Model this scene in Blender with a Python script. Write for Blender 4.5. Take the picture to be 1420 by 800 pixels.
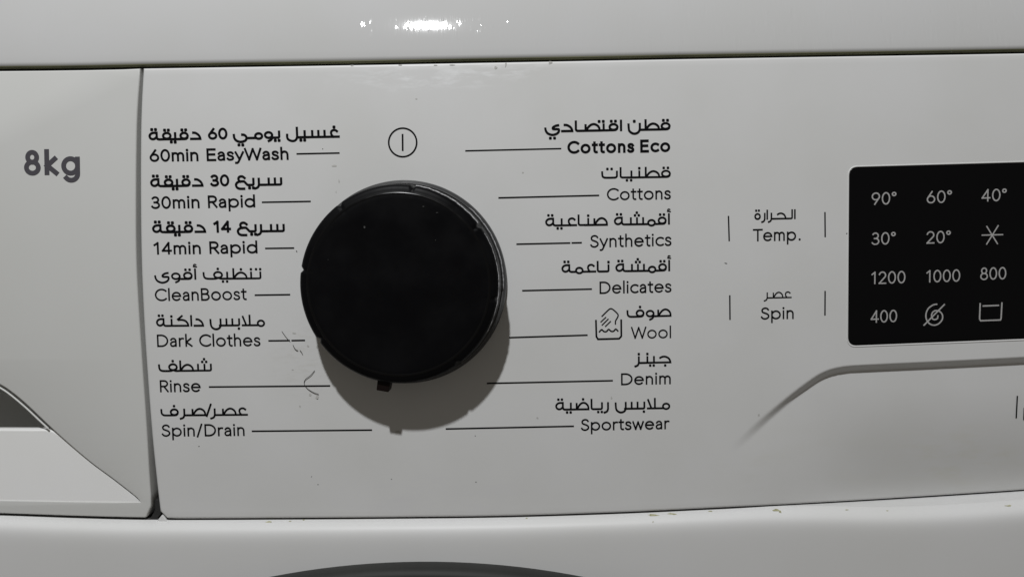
import bpy, bmesh, math, random
from mathutils import Vector, Matrix

random.seed(7)
for o in list(bpy.data.objects):
    bpy.data.objects.remove(o)
SC = bpy.context.scene
COL = SC.collection

# ------------------------------------------------------------------ camera
# Panel frame: u to the right, v up, n out of the front face, all in "px" of
# 0.2 mm.  World: X = u, Y = -n, Z = v + height above the floor.
PX = 0.0002
H0 = 0.775                       # height of the panel's middle above the floor
FPX = 1026.0                     # focal length, 26 mm on a 36 mm wide sensor
PITCH, YAW, ROLL = math.radians(3.6), math.radians(0.87), math.radians(-0.83)


def W(u, v, n=0.0):
    return Vector((u * PX, -n * PX, v * PX + H0))


_f = Vector((-math.sin(YAW), -math.sin(PITCH), -math.cos(PITCH))).normalized()
_r = _f.cross(Vector((0, 1, 0))).normalized()
_p = _r.cross(_f).normalized()
_q = Matrix.Rotation(ROLL, 3, _f)
# positive slope to the right in the picture: roll the camera clockwise
_r2 = (_r * math.cos(ROLL) + _p * math.sin(ROLL)).normalized()
_p2 = (_p * math.cos(ROLL) - _r * math.sin(ROLL)).normalized()
CAM_UVN = -_f * FPX


def px(x, y, n=0.0):
    """photograph position -> (u, v) on the plane at height n above the panel"""
    d = _f * FPX + _r2 * (x - 710.0) + _p2 * (400.0 - y)
    t = (n - CAM_UVN.z) / d.z
    q = CAM_UVN + d * t
    return q.x, q.y


def toW(vec):
    return Vector((vec.x, -vec.z, vec.y))


cam_d = bpy.data.cameras.new('camera')
cam_d.sensor_width = 36.0
cam_d.sensor_fit = 'HORIZONTAL'
cam_d.lens = 36.0 * FPX / 1420.0
cam_d.clip_start = 0.005
cam_d.clip_end = 50.0
cam = bpy.data.objects.new('camera', cam_d)
COL.objects.link(cam)
rw, pw, bw = toW(_r2), toW(_p2), toW(-_f)
m = Matrix(((rw.x, pw.x, bw.x, 0), (rw.y, pw.y, bw.y, 0), (rw.z, pw.z, bw.z, 0), (0, 0, 0, 1)))
m.translation = W(CAM_UVN.x, CAM_UVN.y, CAM_UVN.z)
cam.matrix_world = m
SC.camera = cam

# ------------------------------------------------------------------ light
world = bpy.data.worlds.new('World')
SC.world = world
world.use_nodes = True
bg = world.node_tree.nodes['Background']
bg.inputs[0].default_value = (1.0, 0.93, 0.82, 1)
bg.inputs[1].default_value = 0.104

LAMP = (-440.0, 2450.0, 1875.0)          # u, v, n of the room lamp
ld = bpy.data.lights.new('room_lamp', 'POINT')
ld.energy = 12.7
ld.shadow_soft_size = 0.0105
ld.color = (0.975, 0.988, 1.0)
lo = bpy.data.objects.new('room_lamp', ld)
COL.objects.link(lo)
lo.location = W(*LAMP)

SC.view_settings.view_transform = 'Standard'
SC.view_settings.look = 'None'
SC.view_settings.gamma = 1.0
SC.view_settings.exposure = 0.0
SC.view_settings.use_curve_mapping = False
SC.cycles.max_bounces = 8


# ------------------------------------------------------------------ materials
def mat(name, col, rough=0.4, spec=0.5, coat=0.0, bump=None, stretch=None, sparse=None, mottle=None, metallic=0.0, extra=None, rvar=None):
    mt = bpy.data.materials.new(name)
    mt.use_nodes = True
    nt = mt.node_tree
    b = nt.nodes['Principled BSDF']
    b.inputs['Base Color'].default_value = (*col, 1)
    b.inputs['Roughness'].default_value = rough
    b.inputs['Specular IOR Level'].default_value = spec
    b.inputs['Metallic'].default_value = metallic
    b.inputs['Coat Weight'].default_value = coat
    tc = nt.nodes.new('ShaderNodeTexCoord')
    geo = nt.nodes.new('ShaderNodeNewGeometry')
    if mottle:
        scale, amt, tint = mottle
        nz = nt.nodes.new('ShaderNodeTexNoise')
        nz.inputs['Scale'].default_value = scale
        nz.inputs['Detail'].default_value = 5
        nt.links.new(geo.outputs['Position'], nz.inputs['Vector'])
        mx = nt.nodes.new('ShaderNodeMixRGB')
        mx.inputs[1].default_value = (*[c * (1 - amt) * t for c, t in zip(col, tint)], 1)
        mx.inputs[2].default_value = (*[min(1, c * (1 + amt)) for c in col], 1)
        rmp = nt.nodes.new('ShaderNodeMapRange')
        rmp.inputs[1].default_value = 0.3
        rmp.inputs[2].default_value = 0.7
        nt.links.new(nz.outputs['Fac'], rmp.inputs[0])
        nt.links.new(rmp.outputs[0], mx.inputs[0])
        nt.links.new(mx.outputs[0], b.inputs['Base Color'])
    if rvar:
        scale, r0, r1 = rvar
        nz = nt.nodes.new('ShaderNodeTexNoise')
        nz.inputs['Scale'].default_value = scale
        nz.inputs['Detail'].default_value = 6
        nt.links.new(geo.outputs['Position'], nz.inputs['Vector'])
        rmp = nt.nodes.new('ShaderNodeMapRange')
        rmp.inputs[1].default_value = 0.3
        rmp.inputs[2].default_value = 0.7
        rmp.inputs[3].default_value = r0
        rmp.inputs[4].default_value = r1
        nt.links.new(nz.outputs['Fac'], rmp.inputs[0])
        nt.links.new(rmp.outputs[0], b.inputs['Roughness'])
    if bump:
        scale, dist = bump
        nz = nt.nodes.new('ShaderNodeTexNoise')
        nz.inputs['Scale'].default_value = scale
        nz.inputs['Detail'].default_value = 3
        if stretch:
            mp = nt.nodes.new('ShaderNodeMapping')
            mp.inputs['Scale'].default_value = stretch
            nt.links.new(geo.outputs['Position'], mp.inputs['Vector'])
            nt.links.new(mp.outputs[0], nz.inputs['Vector'])
        else:
            nt.links.new(geo.outputs['Position'], nz.inputs['Vector'])
        bp = nt.nodes.new('ShaderNodeBump')
        bp.inputs['Strength'].default_value = 1.0
        bp.inputs['Distance'].default_value = dist
        nt.links.new(nz.outputs['Fac'], bp.inputs['Height'])
        if sparse:
            n2 = nt.nodes.new('ShaderNodeTexNoise')
            n2.inputs['Scale'].default_value = sparse[0]
            n2.inputs['Detail'].default_value = 2
            nt.links.new(geo.outputs['Position'], n2.inputs['Vector'])
            mr = nt.nodes.new('ShaderNodeMapRange')
            mr.inputs[1].default_value = sparse[1]
            mr.inputs[2].default_value = sparse[2]
            mr.inputs[3].default_value = 0.05
            mr.inputs[4].default_value = 1.0
            nt.links.new(n2.outputs['Fac'], mr.inputs[0])
            nt.links.new(mr.outputs[0], bp.inputs['Strength'])
        nt.links.new(bp.outputs[0], b.inputs['Normal'])
    if extra:
        extra(nt, b, geo)
    return mt


TINT = (1.0, 1.0, 0.985)


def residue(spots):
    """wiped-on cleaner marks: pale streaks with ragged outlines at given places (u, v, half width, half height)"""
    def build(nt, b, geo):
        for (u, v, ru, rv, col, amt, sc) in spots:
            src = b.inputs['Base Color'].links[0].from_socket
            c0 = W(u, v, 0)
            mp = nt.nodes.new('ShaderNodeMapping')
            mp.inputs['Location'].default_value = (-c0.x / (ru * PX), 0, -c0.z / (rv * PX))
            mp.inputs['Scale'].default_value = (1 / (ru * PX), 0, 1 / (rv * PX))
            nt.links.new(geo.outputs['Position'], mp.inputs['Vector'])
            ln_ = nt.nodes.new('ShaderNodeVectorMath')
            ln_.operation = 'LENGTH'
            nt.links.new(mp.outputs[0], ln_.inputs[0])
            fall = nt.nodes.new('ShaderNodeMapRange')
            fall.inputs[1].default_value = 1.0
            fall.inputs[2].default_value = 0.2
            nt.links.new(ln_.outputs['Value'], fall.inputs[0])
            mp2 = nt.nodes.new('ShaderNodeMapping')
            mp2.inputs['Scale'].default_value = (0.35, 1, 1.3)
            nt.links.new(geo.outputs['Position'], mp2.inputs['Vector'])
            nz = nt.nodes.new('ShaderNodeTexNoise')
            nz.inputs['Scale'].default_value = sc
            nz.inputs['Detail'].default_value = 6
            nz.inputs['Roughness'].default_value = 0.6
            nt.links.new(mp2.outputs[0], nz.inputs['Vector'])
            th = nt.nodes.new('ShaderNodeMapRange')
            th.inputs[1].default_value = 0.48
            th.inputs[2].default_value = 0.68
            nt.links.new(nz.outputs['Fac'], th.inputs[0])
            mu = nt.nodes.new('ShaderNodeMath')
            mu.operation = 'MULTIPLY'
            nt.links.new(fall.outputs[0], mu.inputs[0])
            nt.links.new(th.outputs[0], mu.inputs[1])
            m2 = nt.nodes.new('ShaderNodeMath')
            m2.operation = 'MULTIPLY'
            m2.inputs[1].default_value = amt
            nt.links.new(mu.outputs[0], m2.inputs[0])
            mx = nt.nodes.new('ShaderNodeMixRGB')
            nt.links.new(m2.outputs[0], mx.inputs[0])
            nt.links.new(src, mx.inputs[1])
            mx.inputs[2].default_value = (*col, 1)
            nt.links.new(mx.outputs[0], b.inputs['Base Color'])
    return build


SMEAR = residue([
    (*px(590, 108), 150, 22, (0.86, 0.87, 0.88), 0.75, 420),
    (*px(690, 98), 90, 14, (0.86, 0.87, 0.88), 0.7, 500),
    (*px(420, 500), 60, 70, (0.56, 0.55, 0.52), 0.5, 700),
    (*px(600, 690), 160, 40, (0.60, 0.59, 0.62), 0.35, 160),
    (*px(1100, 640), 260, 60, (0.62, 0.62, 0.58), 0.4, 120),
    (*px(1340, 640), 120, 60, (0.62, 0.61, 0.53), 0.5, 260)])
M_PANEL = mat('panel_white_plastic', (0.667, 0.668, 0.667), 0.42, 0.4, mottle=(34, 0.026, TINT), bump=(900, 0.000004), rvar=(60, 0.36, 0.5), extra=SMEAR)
M_DRAWER = mat('drawer_white_plastic', (0.635, 0.638, 0.626), 0.45, 0.4, mottle=(24, 0.016, TINT), bump=(900, 0.000004))
M_TOP = mat('worktop_white_laminate', (0.51, 0.51, 0.51), 0.045, 0.5, mottle=(30, 0.015, TINT), bump=(900, 0.000105), stretch=(1.0, 0.16, 0.16), sparse=(380, 0.48, 0.68))
M_FRONT = mat('front_white_enamel', (0.70, 0.70, 0.70), 0.48, 0.4, mottle=(22, 0.02, TINT), bump=(700, 0.000006))
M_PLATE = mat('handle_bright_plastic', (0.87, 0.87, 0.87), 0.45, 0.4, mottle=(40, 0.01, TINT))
M_DARK = mat('dark_frame_gap_shade', (0.02, 0.02, 0.02), 0.6)  # inner frame, and strips that stand for shade in the seams
M_OLIVE = mat('stained_olive_seal', (0.085, 0.085, 0.045), 0.6, 0.3, mottle=(40, 0.45, (1, 1, 0.8)))
M_INK = mat('black_print', (0.004, 0.004, 0.005), 0.5, 0.08)
M_INKG = mat('charcoal_print', (0.078, 0.074, 0.085), 0.5, 0.2)
M_NUM = mat('grey_display_print', (0.40, 0.395, 0.39), 0.6, 0.15, mottle=(5000, 0.25, (1, 1, 1)))
M_GLASS = mat('black_display_glass', (0.003, 0.003, 0.0035), 0.18, 0.18)
M_KNOB = mat('black_knob_plastic', (0.003, 0.003, 0.0036), 0.38, 0.10, rvar=(110, 0.24, 0.58), bump=(1500, 0.000006))
M_SKIRT = mat('glossy_knob_skirt', (0.010, 0.010, 0.011), 0.22, 0.7, rvar=(300, 0.15, 0.4), bump=(1800, 0.00001))
M_TAB = mat('brown_black_pointer', (0.006, 0.003, 0.0025), 0.5, 0.15)
M_RIM = mat('polished_face_edge', (0.003, 0.003, 0.0035), 0.22, 0.28, rvar=(200, 0.16, 0.34))
M_SCUFF_GLINT = mat('scuff_and_glint', (0.42, 0.42, 0.43), 0.5, 0.5, mottle=(1500, 0.6, (1, 1, 1)))  # pale tone for chipped edges and the rim's painted highlights
M_DOOR = mat('charcoal_door_plastic', (0.024, 0.0245, 0.023), 0.6, 0.3, mottle=(60, 0.15, (1, 1, 1)))
M_DGLASS = mat('smoked_door_glass', (0.01, 0.01, 0.012), 0.08, 0.5)
M_DIRT = mat('grey_dirt', (0.50, 0.495, 0.475), 0.8, 0.1)
M_DIRTK = mat('dark_dirt', (0.05, 0.05, 0.045), 0.8, 0.1)
M_DIRTO = mat('yellow_dirt', (0.40, 0.39, 0.25), 0.8, 0.1, mottle=(900, 0.4, (1, 1, .9)))
M_DUST = mat('pale_dust', (0.07, 0.07, 0.07), 0.9, 0.1)
M_HAIR = mat('dark_hair', (0.02, 0.018, 0.015), 0.5, 0.3)


# ------------------------------------------------------------------ helpers
def link(name, me, material, parent=None, label=None):
    o = bpy.data.objects.new(name, me)
    COL.objects.link(o)
    if material:
        me.materials.clear()
        me.materials.append(material)
    if parent:
        o.parent = parent
        o.matrix_parent_inverse = parent.matrix_world.inverted()
    if label:
        o['label'] = label
    return o


def mesh(name, verts, faces, smooth=False):
    me = bpy.data.meshes.new(name)
    me.from_pydata([tuple(v) for v in verts], [], faces)
    me.update()
    if smooth:
        me.polygons.foreach_set('use_smooth', [True] * len(me.polygons))
    return me


def smoothstep(a, b, x):
    t = max(0.0, min(1.0, (x - a) / (b - a)))
    return t * t * (3 - 2 * t)


def interp(pts, x):
    """piecewise-cubic-ish interpolation of sorted (x, y) points"""
    if x <= pts[0][0]:
        a, b = pts[0], pts[1]
        return a[1] + (b[1] - a[1]) / (b[0] - a[0]) * (x - a[0])
    if x >= pts[-1][0]:
        a, b = pts[-2], pts[-1]
        return b[1] + (b[1] - a[1]) / (b[0] - a[0]) * (x - b[0])
    for i in range(len(pts) - 1):
        if pts[i][0] <= x <= pts[i + 1][0]:
            p1, p2 = pts[i], pts[i + 1]
            p0 = pts[i - 1] if i else (2 * p1[0] - p2[0], 2 * p1[1] - p2[1])
            p3 = pts[i + 2] if i + 2 < len(pts) else (2 * p2[0] - p1[0], 2 * p2[1] - p1[1])
            h = p2[0] - p1[0]
            m1 = (p2[1] - p0[1]) / (p2[0] - p0[0]) * h
            m2 = (p3[1] - p1[1]) / (p3[0] - p1[0]) * h
            t = (x - p1[0]) / h
            return ((2 * t ** 3 - 3 * t * t + 1) * p1[1] + (t ** 3 - 2 * t * t + t) * m1
                    + (-2 * t ** 3 + 3 * t * t) * p2[1] + (t ** 3 - t * t) * m2)


def catmull(pts, n=6):
    out = []
    for i in range(len(pts) - 1):
        p1, p2 = pts[i], pts[i + 1]
        p0 = pts[i - 1] if i else p1
        p3 = pts[i + 2] if i + 2 < len(pts) else p2
        for k in range(n):
            t = k / n
            out.append(tuple(0.5 * (2 * b + (c - a) * t + (2 * a - 5 * b + 4 * c - d) * t * t
                                    + (3 * b - a - 3 * c + d) * t ** 3)
                             for a, b, c, d in zip(p0, p1, p2, p3)))
    out.append(tuple(pts[-1]))
    return out


def slab(name, loops, n_front, n_back, bevel, material, parent=None, label=None, bev_res=3, smooth_angle=35):
    """flat piece with holes, cut from outlines given as (u, v) loops; front at n_front, back at n_back, edges rounded"""
    cu = bpy.data.curves.new(name, 'CURVE')
    cu.dimensions = '2D'
    cu.fill_mode = 'BOTH'
    half = (n_front - n_back) / 2
    cu.extrude = max(half - bevel, 0.0)
    cu.bevel_depth = bevel
    cu.bevel_resolution = bev_res
    cu.offset = -bevel
    for lp in loops:
        sp = cu.splines.new('POLY')
        sp.points.add(len(lp) - 1)
        for p, (u, v) in zip(sp.points, lp):
            p.co = (u, v, 0, 1)
        sp.use_cyclic_u = True
    tmp = bpy.data.objects.new(name, cu)
    COL.objects.link(tmp)
    dg = bpy.context.evaluated_depsgraph_get()
    me = bpy.data.meshes.new_from_object(tmp.evaluated_get(dg))
    bpy.data.objects.remove(tmp)
    mid = (n_front + n_back) / 2
    for v in me.vertices:
        v.co = W(v.co.x, v.co.y, mid + v.co.z)
    bm = bmesh.new()
    bm.from_mesh(me)
    bmesh.ops.remove_doubles(bm, verts=bm.verts, dist=0.02 * PX)
    bmesh.ops.recalc_face_normals(bm, faces=bm.faces)
    for f in bm.faces:
        f.smooth = True
    for e in bm.edges:
        if len(e.link_faces) == 2 and e.calc_face_angle(0) > math.radians(smooth_angle):
            e.smooth = False
    bm.to_mesh(me)
    bm.free()
    me.name = name
    return link(name, me, material, parent, label)


def lathe(name, prof, cu_, cv_, material, parent, seg=256, label=None, rfun=None, cap=False):
    """surface of revolution round the panel normal; prof = [(r, n)] from rim inwards"""
    vs, fs = [], []
    for r, n in prof:
        for k in range(seg):
            a = 2 * math.pi * k / seg
            rr = rfun(r, n, a) if rfun else r
            vs.append(W(cu_ + rr * math.cos(a), cv_ + rr * math.sin(a), n))
    for i in range(len(prof) - 1):
        for k in range(seg):
            k2 = (k + 1) % seg
            fs.append((i * seg + k, i * seg + k2, (i + 1) * seg + k2, (i + 1) * seg + k))
    if cap:
        fs.append(tuple(range((len(prof) - 1) * seg, len(prof) * seg)))
    me = mesh(name, vs, fs, True)
    bm = bmesh.new()
    bm.from_mesh(me)
    bmesh.ops.recalc_face_normals(bm, faces=bm.faces)
    for e in bm.edges:
        if len(e.link_faces) == 2 and e.calc_face_angle(0) > math.radians(38):
            e.smooth = False
    bm.to_mesh(me)
    bm.free()
    return link(name, me, material, parent, label)


def tube(name, pts, rad, material, parent=None, label=None, seg=6):
    cu = bpy.data.curves.new(name, 'CURVE')
    cu.dimensions = '3D'
    cu.bevel_depth = rad * PX
    cu.bevel_resolution = seg // 2
    cu.use_fill_caps = True
    sp = cu.splines.new('POLY')
    sp.points.add(len(pts) - 1)
    for p, q in zip(sp.points, pts):
        p.co = (*W(*q), 1)
    tmp = bpy.data.objects.new(name, cu)
    COL.objects.link(tmp)
    me = bpy.data.meshes.new_from_object(tmp.evaluated_get(bpy.context.evaluated_depsgraph_get()))
    bpy.data.objects.remove(tmp)
    me.polygons.foreach_set('use_smooth', [True] * len(me.polygons))
    return link(name, me, material, parent, label)


# ------------------------------------------------------------------ the machine
XL, XR = -900, 2080                               # left and right side of the machine
UL, UR = px(XL, 400)[0], px(XR, 400)[0]
machine = bpy.data.objects.new('washing_machine', None)
machine.location = ((UL + UR) / 2 * PX, 0.25, 0)
COL.objects.link(machine)
bpy.context.view_layer.update()
machine['label'] = 'white front loading washing machine with black programme dial and printed control panel'
machine['category'] = 'washing machine'

SEAM = [(-1000, 108), (0, 95.5), (100, 94.5), (200, 92.5), (450, 88.5), (700, 84), (1000, 78.5), (1420, 71.5), (2100, 58)]
BOT = [(-1000, 690), (0, 713.5), (100, 717), (205, 719.5), (400, 719), (560, 717.8), (700, 716), (860, 711), (1000, 704.5),
       (1120, 698.5), (1250, 691), (1420, 680), (2100, 632)]

# cabinet carcass behind the front
cab = bmesh.new()
bw_, bh0, bh1 = (UL + 12, UR - 12), -H0 / PX, 150.0
c = [W(bw_[0], bh0, -60), W(bw_[1], bh0, -60), W(bw_[1], bh1, -60), W(bw_[0], bh1, -60),
     W(bw_[0], bh0, -2600), W(bw_[1], bh0, -2600), W(bw_[1], bh1, -2600), W(bw_[0], bh1, -2600)]
cv = [cab.verts.new(p) for p in c]
for f in ((4, 5, 6, 7), (0, 1, 5, 4), (2, 3, 7, 6), (1, 2, 6, 5), (3, 0, 4, 7)):
    cab.faces.new([cv[i] for i in f])
me = bpy.data.meshes.new('cabinet')
cab.to_mesh(me)
cab.free()
link('cabinet', me, M_FRONT, machine)
# dark inner frame seen through the gaps (leaves the drawer's pocket free)
fr = []
for (a, b, c0, d) in ((XL + 30, -850, -140, 720), (XL + 30, XR - 30, -140, 80), (206, XR - 30, 60, 735), (-850, 200, 716, 735)):
    pass
inner_loops = [[(UL + 30, px(0, 740)[1]), (UR - 30, px(0, 740)[1]), (UR - 30, px(0, 20)[1]), (UL + 30, px(0, 20)[1])]]
hole = [px(-840, 470), px(185, 470), px(185, 706), px(-840, 706)]
slab('inner_frame', inner_loops + [hole], -52, -58, 0.5, M_DARK, machine)


def grid_sheet(name, rows, material, parent, flip=False, sharp=40):
    """rows = list of lists of world points"""
    nr, nc = len(rows), len(rows[0])
    vs = [p for r in rows for p in r]
    fs = []
    for i in range(nr - 1):
        for j in range(nc - 1):
            q = (i * nc + j, (i + 1) * nc + j, (i + 1) * nc + j + 1, i * nc + j + 1)
            fs.append(q)
    me = mesh(name, vs, fs, True)
    return link(name, me, material, parent)


def xs_range(a, b, step):
    n = max(1, int(round((b - a) / step)))
    return [a + (b - a) * i / n for i in range(n + 1)]


# worktop: a leaning, gently convex front with a rounded lower lip
RT = 480.0
prof = [(1.0, -50), (1.0, -9)]
phi0 = math.radians(10.7)
for k in range(1, 9):
    a = math.radians(-90) + (math.radians(90) + phi0) * k / 8
    prof.append((1.0 + 7 * (1 + math.sin(a)), -9 + 7 * math.cos(a)))
t0, z0 = prof[-1]
for k in range(1, 30):
    ph = phi0 + math.radians(1.15) * k
    prof.append((t0 + RT * (math.sin(ph) - math.sin(phi0)), z0 + RT * (math.cos(ph) - math.cos(phi0))))
t1, z1 = prof[-1]
for k in range(1, 13):
    a = math.radians(44.05) + math.radians(45.95) * k / 12
    prof.append((t1 + 60 * (math.sin(a) - math.sin(math.radians(44.05))), z1 + 60 * (math.cos(a) - math.cos(math.radians(44.05)))))
prof.append((prof[-1][0], -2600))
rows = []
XS = xs_range(XL, XR, 20)
for t, z in prof:
    rows.append([(lambda uv: W(uv[0], uv[1] + t, z))(px(x, interp(SEAM, x))) for x in XS])
worktop = grid_sheet('worktop', rows, M_TOP, machine)
# stained seal under the lip
for xa, xb, sealm in ((XL, XR, M_OLIVE),):
    rows = []
    XQ = xs_range(xa, xb, 20)
    for t, z in ((1.0, -30), (1.0, -4.6), (1.3, -3.2), (2.0, -2.4), (3.0, -1.6), (3.6, -2.0), (3.8, -9)):
        rows.append([(lambda uv: W(uv[0], uv[1] + t, z))(px(x, interp(SEAM, x))) for x in XQ])
    grid_sheet('worktop_seal', rows, sealm, machine)
# black strip added to paint the shade in the gap under it
rows = []
for t, z in ((-3.4, -26), (-3.0, -8.5), (0.4, -7.5), (0.6, -30)):
    rows.append([(lambda uv: W(uv[0], uv[1] + t, z))(px(x, interp(SEAM, x))) for x in XS])
grid_sheet('gap_shade_strip', rows, M_DARK, machine)

# ------------------------------------------------------------------ control panel
LEFT = [(60, 200.5), (97, 199.3), (140, 197), (180, 195.8), (270, 195.4), (360, 196.6), (430, 199.4), (500, 203.6), (600, 211.2), (660, 217.2),
        (700, 221.8), (730, 225.5)]
RIDGE = [(1000, 628), (1018, 612), (1053, 581), (1089, 552), (1118, 530.5), (1136, 518.6), (1154, 511.2), (1177, 507.2), (1210, 505.2),
         (1300, 501), (1420, 495), (1700, 480), (2100, 459)]
RPOLY = []
for i in range(0, 1101, 6):
    x = 1000 + i
    RPOLY.append((x, interp(RIDGE, x)))


def ridge_dist(x, y):
    """signed distance below the ridge line and the x of the nearest point"""
    if x < 960 or y < interp(RIDGE, x) - 14:
        return -99, x
    best, bx, s = 1e9, x, 1
    for i in range(len(RPOLY) - 1):
        (x0, y0), (x1, y1) = RPOLY[i], RPOLY[i + 1]
        if abs(x0 - x) > 170:
            continue
        dx, dy = x1 - x0, y1 - y0
        t = ((x - x0) * dx + (y - y0) * dy) / (dx * dx + dy * dy)
        t = max(0, min(1, t))
        ex, ey = x - (x0 + t * dx), y - (y0 + t * dy)
        d = ex * ex + ey * ey
        if d < best:
            best, bx = d, x0 + t * dx
            s = 1 if (dx * ey - dy * ex) > 0 else -1
    return s * math.sqrt(best), bx


def panel_z(x, y):
    if x < 960 or y < 480:
        return 0.0
    s, bx = ridge_dist(x, y)
    Hh = 9.5 * smoothstep(1002, 1120, bx)
    w = 8.2 + 5 * (1 - smoothstep(1020, 1110, bx))
    k = max(0.0, min(1.0, s / w))
    soft = smoothstep(0, 1, k)
    mix = smoothstep(1060, 1150, bx)
    fall = soft * (1 - mix) + k * mix
    t = max(0.0, y - 535)
    belly = 0.35 * t * t / (2 * 150)
    return -Hh * fall - belly * smoothstep(1000, 1340, x)


edge = [0, 0.25, 0.6, 1.1, 1.8, 2.6]
ER = 2.6


def drop(d):
    if d >= ER:
        return 0.0
    return ER - math.sqrt(max(0, ER * ER - (ER - d) ** 2))


PXR = 2040
tcols = edge + xs_range(8, 770, 16) + xs_range(772, 1240, 1.7) + xs_range(1244, 1840, 8)
rowsy = edge + xs_range(10, 385, 15) + xs_range(386.5, 545, 1.5) + xs_range(548, 612, 4)
rows = []
# wall down into the gap along the top, then the face, then the wall along the bottom
NF = len(rowsy)


def panel_point(ci, ry, z_extra=None):
    pass


span = 622.0
for ri, d in enumerate([-1] + rowsy + [span - e for e in reversed(edge)] + [span + 1]):
    row = []
    for ci, c_ in enumerate([-1] + tcols):
        wall = (d < 0 or d > span or c_ < 0)
        dd = min(max(d, 0), span)
        cc = max(c_, 0)
        frac = dd / span
        # x at this row: left edge bends, columns follow it only near the edge
        ytmp = 95 + 620 * frac
        xl = interp(LEFT, ytmp)
        x = xl + cc if cc < 8 else xl + 8 + (cc - 8) * (PXR - xl - 8) / (1840 - 8)
        top = interp(SEAM, x) + 3.1
        bot = interp(BOT, x) - 1.5
        if dd < 3:
            y = top + dd
        elif dd > span - 3:
            y = bot - (span - dd)
        else:
            y = top + 3 + (dd - 3) / (span - 6) * (bot - top - 6)
        xl = interp(LEFT, y)
        x = xl + cc if cc < 8 else xl + 8 + (cc - 8) * (PXR - xl - 8) / (1840 - 8)
        # clipped lower left corner
        if cc < 9 and dd > span - 9:
            over = (9 - cc) + (9 - (span - dd)) - 9
            if over > 0:
                x += over * 0.5
                y -= over * 0.5
        z = panel_z(x, y) - drop(min(dd, span - dd)) - drop(cc)
        z = max(z, -44)
        u, v = px(x, y, z)
        row.append(W(u, v, -48 if wall else z))
    rows.append(row)
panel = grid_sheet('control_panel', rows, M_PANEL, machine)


# ------------------------------------------------------------------ print: pen-stroke lettering
def arc(cx, cy, rx, ry, a0, a1, n=18):
    return [(cx + rx * math.cos(math.radians(a0 + (a1 - a0) * i / n)),
             cy + ry * math.sin(math.radians(a0 + (a1 - a0) * i / n))) for i in range(n + 1)]


def ring(cx, cy, rx, ry, n=32):
    return ('ring', [(cx + rx * math.cos(2 * math.pi * i / n), cy + ry * math.sin(2 * math.pi * i / n)) for i in range(n)])


def ln(*p):
    return ('line', list(p))


def cv_(*p):
    return ('line', catmull(list(p)))


def dot(x, y):
    return ('dot', [(x, y)])


def sqdot(x, y):
    return ('sq', [(x, y)])


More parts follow.
